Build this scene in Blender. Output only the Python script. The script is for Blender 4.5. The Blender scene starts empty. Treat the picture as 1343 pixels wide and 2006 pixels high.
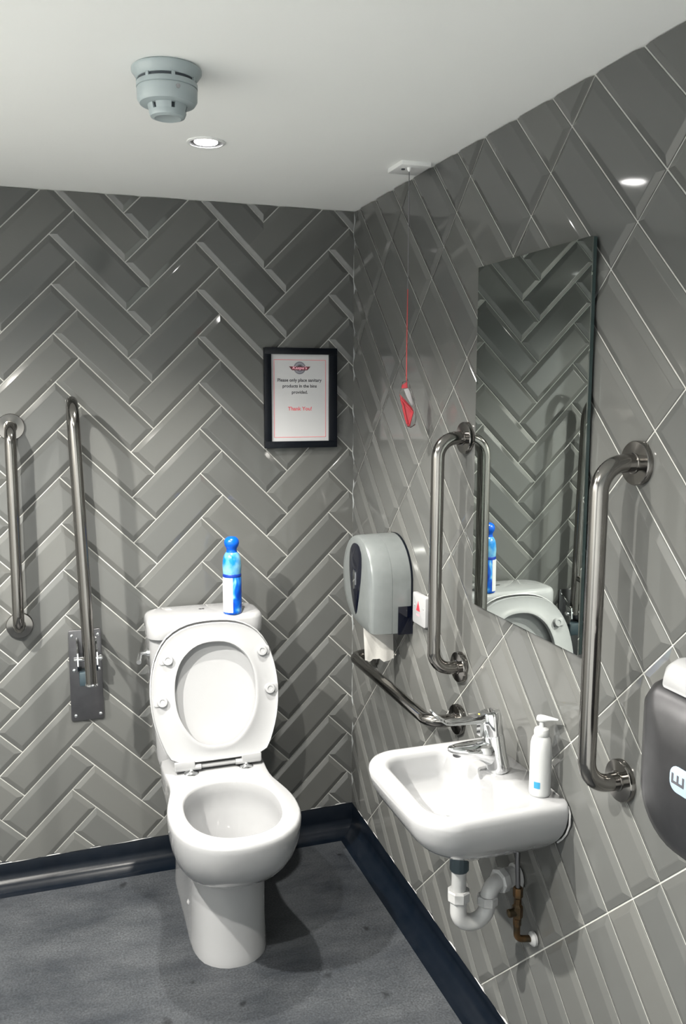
import bpy, bmesh, math, random
from mathutils import Vector, Matrix, Euler

random.seed(7)
SC = bpy.context.scene
COL = SC.collection
PI = math.pi

# ------------------------------------------------------------------ camera
cam = bpy.data.cameras.new('camera')
cam.sensor_fit = 'VERTICAL'
cam.sensor_height = 36.0
cam.sensor_width = 24.1
cam.lens = 1713.68 / 2006 * 36.0
cam.clip_start = 0.02
cam_ob = bpy.data.objects.new('camera', cam)
COL.objects.link(cam_ob)
yaw, pitch, roll = 0.3269, -0.1375, 0.0024
_f = Vector((math.sin(yaw) * math.cos(pitch), math.cos(yaw) * math.cos(pitch), math.sin(pitch)))
_r = Vector((math.cos(yaw), -math.sin(yaw), 0))
_u = _r.cross(_f)
_r2 = math.cos(roll) * _r + math.sin(roll) * _u
_u2 = -math.sin(roll) * _r + math.cos(roll) * _u
cam_ob.matrix_world = Matrix(((_r2.x, _u2.x, -_f.x, -0.9921), (_r2.y, _u2.y, -_f.y, -2.8085),
                              (_r2.z, _u2.z, -_f.z, 1.5703), (0, 0, 0, 1)))
SC.camera = cam_ob

# ------------------------------------------------------------------ world, view
world = bpy.data.worlds.new('world')
SC.world = world
world.use_nodes = True
world.node_tree.nodes['Background'].inputs[0].default_value = (0.5, 0.6, 0.7, 1)
world.node_tree.nodes['Background'].inputs[1].default_value = 0.02
SC.view_settings.view_transform = 'Standard'
SC.view_settings.look = 'None'
SC.view_settings.gamma = 1.0
SC.view_settings.use_curve_mapping = False
SC.view_settings.exposure = 0.0
SC.cycles.max_bounces = 12
SC.cycles.diffuse_bounces = 8
SC.cycles.glossy_bounces = 6
SC.cycles.caustics_reflective = True
SC.cycles.sample_clamp_indirect = 6.0
SC.cycles.use_denoising = True

LAMP_COLOR = (1.0, 0.955, 0.870)
# downlights (x, y, watts, beam angle, softness): the one in view, and two more outside the frame
LAMPS = [(-0.604, -0.648, 170.0, 108, 1.0), (-1.26, -1.87, 200.0, 160, 0.7), (-1.64, -1.14, 400.0, 160, 0.7)]

ROOM_X0, ROOM_Y0, ZC = -2.0, -3.05, 2.153

# ------------------------------------------------------------------ helpers
def tag(o, label=None, cat=None, group=None, kind=None):
    if label: o['label'] = label
    if cat: o['category'] = cat
    if group: o['group'] = group
    if kind: o['kind'] = kind
    return o

def thing(name, label, cat, loc=(0, 0, 0), group=None):
    o = bpy.data.objects.new(name, None)
    o.empty_display_size = 0.05
    o.location = loc
    COL.objects.link(o)
    return tag(o, label, cat, group)

def finish(name, bm, mat, parent=None, smooth=40, loc=None):
    """bm holds world coordinates; the object is stored relative to its parent or to loc"""
    bmesh.ops.remove_doubles(bm, verts=bm.verts, dist=1e-6)
    bmesh.ops.recalc_face_normals(bm, faces=bm.faces)
    me = bpy.data.meshes.new(name)
    off = Vector((0, 0, 0))
    if parent is not None:
        p = parent
        while p is not None:
            off += p.location
            p = p.parent
    elif loc is not None:
        off = Vector(loc)
    if off.length > 0:
        bmesh.ops.translate(bm, verts=bm.verts, vec=-off)
    bm.to_mesh(me)
    bm.free()
    if smooth:
        me.shade_smooth()
        me.set_sharp_from_angle(angle=math.radians(smooth))
    mats = mat if isinstance(mat, (list, tuple)) else [mat]
    for m in mats: me.materials.append(m)
    o = bpy.data.objects.new(name, me)
    COL.objects.link(o)
    if parent is not None:
        o.parent = parent
    elif loc is not None:
        o.location = loc
    return o

def bx(bm, x0, x1, y0, y1, z0, z1, bev=0.0, seg=2):
    t = bmesh.new()
    bmesh.ops.create_cube(t, size=1.0)
    for v in t.verts:
        v.co = Vector(((x0 + x1) / 2 + v.co.x * (x1 - x0), (y0 + y1) / 2 + v.co.y * (y1 - y0), (z0 + z1) / 2 + v.co.z * (z1 - z0)))
    if bev > 0:
        bmesh.ops.bevel(t, geom=t.edges[:], offset=bev, segments=seg, profile=0.5, affect='EDGES')
    merge(bm, t)
    return bm

def merge(bm, t, M=None, mi=None):
    if M is not None:
        bmesh.ops.transform(t, matrix=M, verts=t.verts)
    vm = {}
    for v in t.verts: vm[v] = bm.verts.new(v.co)
    for f in t.faces:
        try:
            nf = bm.faces.new([vm[v] for v in f.verts])
            nf.material_index = f.material_index if mi is None else mi
        except ValueError:
            pass
    t.free()

def loft(bm, rings, cap0=True, cap1=True, closed=True):
    vr = [[bm.verts.new(p) for p in r] for r in rings]
    n = len(rings[0])
    for a, b in zip(vr[:-1], vr[1:]):
        for i in range(n if closed else n - 1):
            j = (i + 1) % n
            bm.faces.new((a[i], a[j], b[j], b[i]))
    if cap0: bm.faces.new(vr[0][::-1])
    if cap1: bm.faces.new(vr[-1])
    return vr

def frame_for(d):
    d = d.normalized()
    a = Vector((0, 0, 1)) if abs(d.z) < 0.9 else Vector((1, 0, 0))
    u = d.cross(a).normalized()
    return u, d.cross(u).normalized()

def lathe(bm, prof, origin=(0, 0, 0), axis=(0, 0, 1), seg=32, cap0=True, cap1=True):
    """prof: list of (radius, height along axis)"""
    axis = Vector(axis).normalized(); o = Vector(origin)
    u, v = frame_for(axis)
    rings = []
    for r, h in prof:
        rings.append([o + axis * h + (u * math.cos(t) + v * math.sin(t)) * max(r, 1e-5) for t in (2 * PI * k / seg for k in range(seg))])
    loft(bm, rings, cap0, cap1)
    return bm

def fillet(pts, rads, n=8):
    pts = [Vector(p) for p in pts]
    out = [pts[0]]
    for i in range(1, len(pts) - 1):
        r = rads[i - 1] if isinstance(rads, (list, tuple)) else rads
        a = (pts[i - 1] - pts[i]).normalized(); b = (pts[i + 1] - pts[i]).normalized()
        ang = a.angle(b)
        if r <= 0 or ang > PI - 1e-3:
            out.append(pts[i]); continue
        d = r / math.tan(ang / 2)
        c = pts[i] + (a + b).normalized() * (r / math.sin(ang / 2))
        p0 = pts[i] + a * d; p1 = pts[i] + b * d
        v0 = p0 - c; v1 = p1 - c
        tot = v0.angle(v1); ax = v0.cross(v1).normalized()
        for k in range(n + 1):
            out.append(c + Matrix.Rotation(tot * k / n, 3, ax) @ v0)
    out.append(pts[-1])
    return out

def tube(bm, pts, r, seg=16, cap=True):
    pts = [Vector(p) for p in pts]
    rings = []; u = None
    for i, p in enumerate(pts):
        d = (pts[min(i + 1, len(pts) - 1)] - pts[max(i - 1, 0)]).normalized()
        if u is None:
            u, v = frame_for(d)
        else:
            u = (u - d * u.dot(d)).normalized(); v = d.cross(u)
        rr = r[i] if isinstance(r, (list, tuple)) else r
        rings.append([p + (u * math.cos(t) + v * math.sin(t)) * rr for t in (2 * PI * k / seg for k in range(seg))])
    loft(bm, rings, cap, cap)
    return bm

def catmull(ctrl, n, closed=False):
    """resample control points (2-D tuples) evenly along a centripetal-ish spline"""
    P = [Vector((a, b, 0)) for a, b in ctrl]
    dense = []
    m = len(P)
    for i in range(m if closed else m - 1):
        if closed:
            p0, p1, p2, p3 = P[(i - 1) % m], P[i], P[(i + 1) % m], P[(i + 2) % m]
        else:
            p0, p1, p2, p3 = P[max(i - 1, 0)], P[i], P[i + 1], P[min(i + 2, m - 1)]
        for k in range(12):
            t = k / 12
            dense.append(0.5 * ((2 * p1) + (p2 - p0) * t + (2 * p0 - 5 * p1 + 4 * p2 - p3) * t * t + (3 * p1 - p0 - 3 * p2 + p3) * t ** 3))
    dense.append(P[0] if closed else P[-1])
    L = [0]
    for a, b in zip(dense[:-1], dense[1:]): L.append(L[-1] + (b - a).length)
    out = []; j = 0
    cnt = n if closed else n - 1
    for k in range(n):
        s = L[-1] * k / cnt
        while j < len(L) - 2 and L[j + 1] < s: j += 1
        t = (s - L[j]) / max(L[j + 1] - L[j], 1e-9)
        q = dense[j].lerp(dense[j + 1], min(t, 1))
        out.append((q.x, q.y))
    return out

def sym_outline(half, n=28):
    """half: (half width, y) control points from the back centre round to the front centre -> full closed outline"""
    h = catmull(half, n)
    return [(a, b) for a, b in h] + [(-a, b) for a, b in h[-2:0:-1]]

def rrect(x0, x1, y0, y1, r, n=7):
    """rounded rectangle, radii r = (x0y0, x1y0, x1y1, x0y1) or one number, counter-clockwise"""
    if not isinstance(r, (list, tuple)): r = (r,) * 4
    out = []
    cs = [(x0, y0, 1, 1, PI), (x1, y0, -1, 1, 1.5 * PI), (x1, y1, -1, -1, 0), (x0, y1, 1, -1, 0.5 * PI)]
    for (cx, cy, sx, sy, a0), rr in zip(cs, r):
        ox, oy = cx + sx * rr, cy + sy * rr
        for k in range(n + 1):
            a = a0 + 0.5 * PI * k / n
            out.append((ox + rr * math.cos(a), oy + rr * math.sin(a)))
    return out

def prism(bm, outline, to3d, d0, d1, bev=0.0):
    """extrude a 2-D outline between depths d0 and d1; to3d(a, b, d) -> Vector, front edge softened by bev"""
    cx = sum(a for a, _ in outline) / len(outline); cy = sum(b for _, b in outline) / len(outline)
    rings = [[to3d(a, b, d0) for a, b in outline]]
    if bev > 0:
        rings.append([to3d(a, b, d1 - (bev if d1 > d0 else -bev)) for a, b in outline])
        for k in (1, 2, 3):
            t = 0.5 * PI * k / 3
            ins = bev * (1 - math.cos(t)); dep = bev * (1 - math.sin(t)) * (1 if d1 > d0 else -1)
            rg = []
            for a, b in outline:
                l = max(math.hypot(a - cx, b - cy), 1e-6)
                s = max(0, (l - ins)) / l
                rg.append(to3d(cx + (a - cx) * s, cy + (b - cy) * s, d1 - dep))
            rings.append(rg)
    else:
        rings.append([to3d(a, b, d1) for a, b in outline])
    loft(bm, rings)
    return bm

RW = lambda a, b, d: Vector((-d, -a, b))      # right wall: a = distance from the corner, b = height, d = off the wall
BW = lambda a, b, d: Vector((a, -d, b))       # back wall: a = x, b = height, d = off the wall

# ------------------------------------------------------------------ materials
def material(name, color, rough=0.5, metal=0.0, spec=0.5, noise=None, coat=0.0, **kw):
    """noise = (scale, second colour, low, high): procedural mottling of the base colour"""
    m = bpy.data.materials.new(name)
    m.use_nodes = True
    nt = m.node_tree; b = nt.nodes['Principled BSDF']
    b.inputs['Base Color'].default_value = (*color, 1)
    b.inputs['Roughness'].default_value = rough
    b.inputs['Metallic'].default_value = metal
    b.inputs['Specular IOR Level'].default_value = spec
    b.inputs['Coat Weight'].default_value = coat
    b.inputs['Coat Roughness'].default_value = 0.05
    tc = nt.nodes.new('ShaderNodeTexCoord')
    if noise:
        sc, c2, lo, hi = noise
        nz = nt.nodes.new('ShaderNodeTexNoise'); nz.inputs['Scale'].default_value = sc; nz.inputs['Detail'].default_value = 5
        rp = nt.nodes.new('ShaderNodeValToRGB')
        rp.color_ramp.elements[0].position = lo; rp.color_ramp.elements[0].color = (*color, 1)
        rp.color_ramp.elements[1].position = hi; rp.color_ramp.elements[1].color = (*c2, 1)
        nt.links.new(tc.outputs['Object'], nz.inputs['Vector'])
        nt.links.new(nz.outputs['Fac'], rp.inputs['Fac'])
        nt.links.new(rp.outputs['Color'], b.inputs['Base Color'])
    for k, v in kw.items():
        b.inputs[k].default_value = v
    m['_b'] = 0
    return m

def bump(m, scale, strength, dist=0.002, detail=2, stretch=None):
    nt = m.node_tree; b = nt.nodes['Principled BSDF']
    tc = nt.nodes.new('ShaderNodeTexCoord')
    nz = nt.nodes.new('ShaderNodeTexNoise'); nz.inputs['Scale'].default_value = scale; nz.inputs['Detail'].default_value = detail
    src = tc.outputs['Object']
    if stretch:
        mp = nt.nodes.new('ShaderNodeMapping'); mp.inputs['Scale'].default_value = stretch
        nt.links.new(src, mp.inputs['Vector']); src = mp.outputs['Vector']
    bp = nt.nodes.new('ShaderNodeBump'); bp.inputs['Strength'].default_value = strength; bp.inputs['Distance'].default_value = dist
    nt.links.new(src, nz.inputs['Vector']); nt.links.new(nz.outputs['Fac'], bp.inputs['Height'])
    nt.links.new(bp.outputs['Normal'], b.inputs['Normal'])
    return m

def tile_material():
    m = material('glazed_grey_tile', (0.2, 0.2, 0.2), rough=0.06, spec=0.5)
    nt = m.node_tree; b = nt.nodes['Principled BSDF']
    oi = nt.nodes.new('ShaderNodeObjectInfo')
    rp = nt.nodes.new('ShaderNodeValToRGB')
    rp.color_ramp.elements[0].color = (0.080, 0.083, 0.082, 1)
    rp.color_ramp.elements[1].color = (0.096, 0.098, 0.095, 1)
    nt.links.new(oi.outputs['Random'], rp.inputs['Fac'])
    nt.links.new(rp.outputs['Color'], b.inputs['Base Color'])
    bump(m, 9.0, 0.10, 0.004, 1)
    return m

M = {}
M['tile'] = tile_material()
M['grout'] = material('grout', (0.40, 0.405, 0.39), 0.85, noise=(60, (0.33, 0.335, 0.32), 0.35, 0.7))
M['ceiling'] = bump(material('ceiling_paint', (0.90, 0.91, 0.90), 0.75, noise=(3, (0.88, 0.89, 0.88), 0.3, 0.7)), 90, 0.06, 0.001)
M['paint'] = material('wall_paint', (0.42, 0.43, 0.43), 0.4, noise=(4, (0.40, 0.41, 0.41), 0.3, 0.7))
M['paint_front'] = material('blue_grey_wall_paint', (0.86, 0.90, 0.93), 0.6, noise=(4, (0.84, 0.88, 0.91), 0.3, 0.7))
M['bottle_plastic'] = material('white_bottle_plastic', (0.40, 0.41, 0.415), 0.25, noise=(9, (0.385, 0.395, 0.40), 0.3, 0.7))
M['ceiling_plastic'] = material('white_ceiling_plastic', (0.78, 0.79, 0.79), 0.35, noise=(9, (0.75, 0.76, 0.76), 0.3, 0.7))
M['ceramic'] = material('white_vitreous_china', (0.285, 0.29, 0.30), 0.07, noise=(5, (0.275, 0.28, 0.29), 0.3, 0.7), coat=0.3)
M['plastic'] = material('white_plastic', (0.285, 0.29, 0.30), 0.22, noise=(9, (0.275, 0.28, 0.29), 0.3, 0.7))
M['pvc'] = material('white_pvc', (0.36, 0.365, 0.37), 0.35, noise=(12, (0.31, 0.315, 0.32), 0.35, 0.75))
M['grey_plastic'] = material('pale_grey_plastic', (0.33, 0.38, 0.395), 0.4, noise=(14, (0.30, 0.35, 0.365), 0.3, 0.7))
M['dark_gap'] = material('dark_vent', (0.03, 0.04, 0.05), 0.6, noise=(20, (0.05, 0.06, 0.07), 0.3, 0.7))
M['chrome'] = material('chrome', (0.82, 0.83, 0.84), 0.04, 1.0, noise=(4, (0.78, 0.79, 0.80), 0.3, 0.7))
M['steel'] = material('polished_steel', (0.29, 0.28, 0.265), 0.12, 1.0, noise=(6, (0.25, 0.24, 0.23), 0.3, 0.7))
M['dull_steel'] = material('brushed_steel', (0.19, 0.19, 0.20), 0.36, 1.0, noise=(30, (0.16, 0.16, 0.17), 0.3, 0.7))
M['silver'] = material('silver_grey_plastic', (0.165, 0.18, 0.182), 0.30, 0.3, noise=(40, (0.15, 0.165, 0.167), 0.3, 0.7))
M['navy'] = material('navy_tinted_plastic', (0.0008, 0.0016, 0.006), 0.10, noise=(10, (0.0012, 0.002, 0.008), 0.3, 0.7))
M['black_frame'] = material('black_frame', (0.001, 0.002, 0.005), 0.35, 0.0, 0.25, noise=(30, (0.0015, 0.003, 0.006), 0.3, 0.7))
M['paper'] = material('paper', (0.46, 0.465, 0.48), 0.7, noise=(8, (0.445, 0.45, 0.465), 0.3, 0.7))
M['tissue'] = bump(material('tissue', (0.42, 0.415, 0.40), 0.9, noise=(25, (0.38, 0.375, 0.36), 0.3, 0.7)), 120, 0.4, 0.001)
M['red_ink'] = material('red_ink', (0.70, 0.10, 0.12), 0.7, noise=(30, (0.62, 0.12, 0.14), 0.3, 0.7))
M['pink_ink'] = material('pink_ink', (0.80, 0.36, 0.45), 0.7, noise=(30, (0.74, 0.38, 0.46), 0.3, 0.7))
M['black_ink'] = material('black_ink', (0.04, 0.04, 0.05), 0.7, noise=(30, (0.07, 0.07, 0.08), 0.3, 0.7))
M['grey_ink'] = material('grey_ink', (0.13, 0.13, 0.16), 0.6, noise=(30, (0.2, 0.2, 0.23), 0.3, 0.7))
M['pale_ink'] = material('pale_ink', (0.42, 0.45, 0.50), 0.6, noise=(30, (0.5, 0.52, 0.56), 0.3, 0.7))
M['maroon_ink'] = material('maroon_ink', (0.10, 0.02, 0.03), 0.6, noise=(30, (0.14, 0.03, 0.04), 0.3, 0.7))
M['red'] = material('red_plastic', (0.50, 0.035, 0.05), 0.3, noise=(12, (0.44, 0.03, 0.045), 0.3, 0.7))
M['red_cord'] = material('red_cord', (0.42, 0.05, 0.05), 0.7, noise=(60, (0.34, 0.04, 0.04), 0.3, 0.7))
M['grey_cord'] = material('grey_cord', (0.10, 0.10, 0.11), 0.7, noise=(60, (0.14, 0.14, 0.15), 0.3, 0.7))
M['blue_cap'] = material('blue_cap', (0.0, 0.085, 0.50), 0.25, noise=(12, (0.0, 0.07, 0.44), 0.3, 0.7))
M['blue_band'] = material('dark_blue_print', (0.005, 0.03, 0.25), 0.3, noise=(12, (0.004, 0.025, 0.2), 0.3, 0.7))
M['cyan'] = material('cyan_print', (0.02, 0.20, 0.36), 0.4, noise=(12, (0.02, 0.18, 0.33), 0.3, 0.7))
M['yellow'] = material('yellow_print', (0.6, 0.45, 0.05), 0.4, noise=(12, (0.55, 0.4, 0.05), 0.3, 0.7))
M['sticker'] = material('pale_blue_sticker', (0.27, 0.36, 0.46), 0.4, noise=(12, (0.25, 0.34, 0.44), 0.3, 0.7))
M['rubber'] = material('dark_rubber_nut', (0.02, 0.035, 0.045), 0.45, noise=(20, (0.03, 0.045, 0.055), 0.3, 0.7))
M['brass'] = material('tarnished_brass', (0.14, 0.075, 0.03), 0.45, 0.8, noise=(40, (0.05, 0.04, 0.025), 0.35, 0.65))
M['silicone'] = material('white_silicone', (0.42, 0.425, 0.43), 0.4, noise=(30, (0.34, 0.345, 0.35), 0.3, 0.7))
M['corner_bead'] = material('grey_silicone', (0.22, 0.235, 0.24), 0.5, noise=(40, (0.30, 0.315, 0.32), 0.35, 0.7))
M['vinyl'] = bump(material('dark_vinyl_skirting', (0.0015, 0.0035, 0.007), 0.30, spec=0.22, noise=(22, (0.004, 0.006, 0.010), 0.3, 0.75)), 200, 0.1, 0.001)
M['mirror'] = material('mirror_silver', (0.50, 0.54, 0.515), 0.0, 1.0, noise=(2, (0.49, 0.53, 0.505), 0.3, 0.7))
M['mirror_edge'] = material('mirror_edge', (0.03, 0.05, 0.05), 0.15, noise=(10, (0.04, 0.06, 0.06), 0.3, 0.7))
M['water'] = material('water', (0.85, 0.9, 0.9), 0.0, 0.0, noise=(3, (0.84, 0.89, 0.89), 0.3, 0.7), **{'Transmission Weight': 1.0, 'IOR': 1.33})
M['clear_bag'] = bump(material('clear_plastic_bag', (0.95, 0.93, 0.93), 0.12, 0.0, noise=(3, (0.93, 0.90, 0.90), 0.3, 0.7), **{'Transmission Weight': 1.0, 'IOR': 1.12}), 90, 0.6, 0.004)

def floor_material():
    m = material('slate_vinyl_floor', (0.05, 0.05, 0.055), 0.42, spec=0.4)
    nt = m.node_tree; b = nt.nodes['Principled BSDF']; L = nt.links.new
    tc = nt.nodes.new('ShaderNodeTexCoord')
    def noise(sc, det, rgh=0.6, stretch=None):
        n = nt.nodes.new('ShaderNodeTexNoise'); n.inputs['Scale'].default_value = sc
        n.inputs['Detail'].default_value = det; n.inputs['Roughness'].default_value = rgh
        if stretch:
            mp = nt.nodes.new('ShaderNodeMapping'); mp.inputs['Scale'].default_value = stretch
            L(tc.outputs['Object'], mp.inputs['Vector']); L(mp.outputs['Vector'], n.inputs['Vector'])
        else:
            L(tc.outputs['Object'], n.inputs['Vector'])
        return n
    big = noise(3.2, 6, 0.65, (1.0, 2.0, 1.0))
    rp = nt.nodes.new('ShaderNodeValToRGB')
    rp.color_ramp.elements[0].position = 0.30; rp.color_ramp.elements[0].color = (0.015, 0.018, 0.023, 1)
    rp.color_ramp.elements[1].position = 0.72; rp.color_ramp.elements[1].color = (0.056, 0.061, 0.067, 1)
    L(big.outputs['Fac'], rp.inputs['Fac'])
    fine = noise(170, 3)
    rf = nt.nodes.new('ShaderNodeValToRGB')
    rf.color_ramp.elements[0].position = 0.3; rf.color_ramp.elements[0].color = (0.6, 0.6, 0.6, 1)
    rf.color_ramp.elements[1].position = 0.7; rf.color_ramp.elements[1].color = (1.4, 1.4, 1.4, 1)
    L(fine.outputs['Fac'], rf.inputs['Fac'])
    mx = nt.nodes.new('ShaderNodeMix'); mx.data_type = 'RGBA'; mx.blend_type = 'MULTIPLY'; mx.inputs['Factor'].default_value = 1.0
    L(rp.outputs['Color'], mx.inputs['A']); L(rf.outputs['Color'], mx.inputs['B'])
    vo = nt.nodes.new('ShaderNodeTexVoronoi'); vo.inputs['Scale'].default_value = 9.0; vo.inputs['Randomness'].default_value = 1.0
    wob = noise(14, 3)
    va = nt.nodes.new('ShaderNodeMix'); va.data_type = 'VECTOR'; va.inputs['Factor'].default_value = 0.06
    L(tc.outputs['Object'], va.inputs['A']); L(wob.outputs['Color'], va.inputs['B'])
    L(va.outputs['Result'], vo.inputs['Vector'])
    rv = nt.nodes.new('ShaderNodeValToRGB')
    rv.color_ramp.elements[0].position = 0.06; rv.color_ramp.elements[0].color = (0.42, 0.42, 0.43, 1)
    rv.color_ramp.elements[1].position = 0.13; rv.color_ramp.elements[1].color = (1, 1, 1, 1)
    L(vo.outputs['Distance'], rv.inputs['Fac'])
    mx2 = nt.nodes.new('ShaderNodeMix'); mx2.data_type = 'RGBA'; mx2.blend_type = 'MULTIPLY'; mx2.inputs['Factor'].default_value = 1.0
    L(mx.outputs['Result'], mx2.inputs['A']); L(rv.outputs['Color'], mx2.inputs['B'])
    L(mx2.outputs['Result'], b.inputs['Base Color'])
    rr = nt.nodes.new('ShaderNodeMapRange'); rr.inputs['To Min'].default_value = 0.34; rr.inputs['To Max'].default_value = 0.55
    L(big.outputs['Fac'], rr.inputs['Value']); L(rr.outputs['Result'], b.inputs['Roughness'])
    bp = nt.nodes.new('ShaderNodeBump'); bp.inputs['Strength'].default_value = 0.15; bp.inputs['Distance'].default_value = 0.001
    L(fine.outputs['Fac'], bp.inputs['Height']); L(bp.outputs['Normal'], b.inputs['Normal'])
    return m
M['floor'] = floor_material()

def can_material():
    m = material('blue_swirl_print', (0.02, 0.2, 0.7), 0.28)
    nt = m.node_tree; b = nt.nodes['Principled BSDF']; L = nt.links.new
    tc = nt.nodes.new('ShaderNodeTexCoord')
    nz = nt.nodes.new('ShaderNodeTexNoise'); nz.inputs['Scale'].default_value = 22; nz.inputs['Detail'].default_value = 1.5; nz.inputs['Distortion'].default_value = 1.6
    mp = nt.nodes.new('ShaderNodeMapping'); mp.inputs['Scale'].default_value = (1, 1, 0.8); mp.inputs['Rotation'].default_value = (0.5, 0.3, 0)
    L(tc.outputs['Object'], mp.inputs['Vector']); L(mp.outputs['Vector'], nz.inputs['Vector'])
    rp = nt.nodes.new('ShaderNodeValToRGB'); e = rp.color_ramp.elements
    e[0].position = 0.40; e[0].color = (0.0, 0.035, 0.30, 1)
    e[1].position = 0.72; e[1].color = (0.20, 0.40, 0.52, 1)
    k = e.new(0.52); k.color = (0.0, 0.085, 0.45, 1)
    k = e.new(0.62); k.color = (0.03, 0.22, 0.55, 1)
    L(nz.outputs['Fac'], rp.inputs['Fac']); L(rp.outputs['Color'], b.inputs['Base Color'])
    return m
M['can'] = can_material()
M['can_shoulder'] = material('pale_blue_print', (0.0, 0.14, 0.42), 0.25, noise=(16, (0.16, 0.36, 0.48), 0.42, 0.60))

def emission(name, color, strength):
    m = bpy.data.materials.new(name); m.use_nodes = True
    nt = m.node_tree
    nt.nodes.remove(nt.nodes['Principled BSDF'])
    e = nt.nodes.new('ShaderNodeEmission'); e.inputs[0].default_value = (*color, 1); e.inputs[1].default_value = strength
    nt.links.new(e.outputs[0], nt.nodes['Material Output'].inputs[0])
    return m
M['lens'] = emission('lit_lamp_lens', (1.0, 0.98, 0.95), 40.0)

# ------------------------------------------------------------------ the setting
def structure(name, bm, mat, smooth=0):
    return tag(finish(name, bm, mat, None, smooth), kind='structure')

b = bmesh.new(); bx(b, ROOM_X0 - .1, .1, ROOM_Y0 - .1, .1, -.1, 0); structure('floor', b, M['floor'])
b = bmesh.new(); bx(b, ROOM_X0 - .1, .1, ROOM_Y0 - .1, .1, ZC, ZC + .1); structure('ceiling', b, M['ceiling'])
b = bmesh.new(); bx(b, ROOM_X0 - .1, .1, 0, .1, -.1, ZC + .1); wall_back = structure('wall_back', b, M['grout'])
b = bmesh.new(); bx(b, 0, .1, ROOM_Y0 - .1, 0, -.1, ZC + .1); wall_right = structure('wall_right', b, M['grout'])
b = bmesh.new(); bx(b, ROOM_X0 - .1, ROOM_X0, ROOM_Y0 - .1, 0, -.1, ZC + .1); structure('wall_left', b, M['paint'])
b = bmesh.new(); bx(b, ROOM_X0, 0, ROOM_Y0 - .1, ROOM_Y0, -.1, ZC + .1); structure('wall_front', b, M['paint_front'])

b = bmesh.new(); bx(b, ROOM_X0 - .002, ROOM_X0 + .030, -2.72, -1.80, 0.004, 2.04, .004); bounce_door = structure('bounce_door_1', b, M['paint_front'])  # unseen white door, added to bounce lamp light up to the ceiling
b = bmesh.new(); tube(b, fillet([(ROOM_X0 + .028, -1.88, 1.0), (ROOM_X0 + .075, -1.88, 1.0), (ROOM_X0 + .075, -2.0, 1.0)], .015, 5), .009, 12); finish('bounce_door_handle', b, M['steel'], bounce_door)  # handle of the added door

# skirting heights (the cove's top edge is not quite level in the photograph)
def skirt_back(x): return 0.105 + 0.0215 * max(x, -1.6)
def skirt_right(s): return 0.105 - 0.034 * min(s, 1.6)

# ---- bevelled tiles: one mesh object each, full ones share a mesh
GAP, BEV, EDGE_H, FACE_H = 0.0034, 0.0150, 0.0018, 0.0062
def tile_bm(w, l):
    """long side along local x, short along y, out of the wall along z; origin at a corner of the joint cell"""
    t = bmesh.new()
    g = GAP / 2
    def ring(i, z):
        return [t.verts.new(p) for p in ((i, i, z), (l - i, i, z), (l - i, w - i, z), (i, w - i, z))]
    r0 = ring(g, -0.003); r1 = ring(g, EDGE_H - .0006); r2 = ring(g + .0008, EDGE_H)
    r3 = ring(g + BEV - .001, FACE_H - .0003); r4 = ring(g + BEV + .0012, FACE_H)
    for a, c in ((r0, r1), (r1, r2), (r2, r3), (r3, r4)):
        for i in range(4):
            j = (i + 1) % 4
            t.faces.new((a[i], a[j], c[j], c[i]))
    t.faces.new(r4)
    return t

def tile_mesh(t, name):
    me = bpy.data.meshes.new(name)
    t.normal_update()
    t.to_mesh(me); t.free()
    me.materials.append(M['tile'])
    return me

full_mesh = {}
def place_tile(wall, origin, eu, ev, ec, w, l, planes):
    """planes: list of (point, normal) in world space; what lies beyond (on the normal's side) is cut off"""
    Mx = Matrix((( eu.x, ev.x, ec.x, origin.x), (eu.y, ev.y, ec.y, origin.y), (eu.z, ev.z, ec.z, origin.z), (0, 0, 0, 1)))
    cor = [Mx @ Vector(p) for p in ((0, 0, 0), (l, 0, 0), (l, w, 0), (0, w, 0))]
    cut = []
    for p, n in planes:
        d = [(c - p).dot(n) for c in cor]
        if min(d) > -0.006: return None
        if max(d) > 0: cut.append((p, n))
    # slight lippage so that no two tiles are quite coplanar
    tilt = Euler((random.uniform(-.004, .004), random.uniform(-.002, .002), 0)).to_matrix().to_4x4()
    ctr = Matrix.Translation((l / 2, w / 2, 0))
    Mx = Mx @ ctr @ tilt @ ctr.inverted()
    key = (w, l)
    if not cut:
        if key not in full_mesh: full_mesh[key] = tile_mesh(tile_bm(w, l), 'tile')
        me = full_mesh[key]
    else:
        t = tile_bm(w, l)
        inv = Mx.inverted()
        for p, n in cut:
            lp = inv @ p; ln = (inv.to_3x3() @ n).normalized()
            bmesh.ops.bisect_plane(t, geom=t.verts[:] + t.edges[:] + t.faces[:], plane_co=lp, plane_no=ln, clear_outer=True)
        if len(t.faces) < 3: t.free(); return None
        me = tile_mesh(t, 'tile')
    o = bpy.data.objects.new('tile', me)
    COL.objects.link(o)
    o.matrix_world = Mx
    o.parent = wall
    return o

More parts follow.
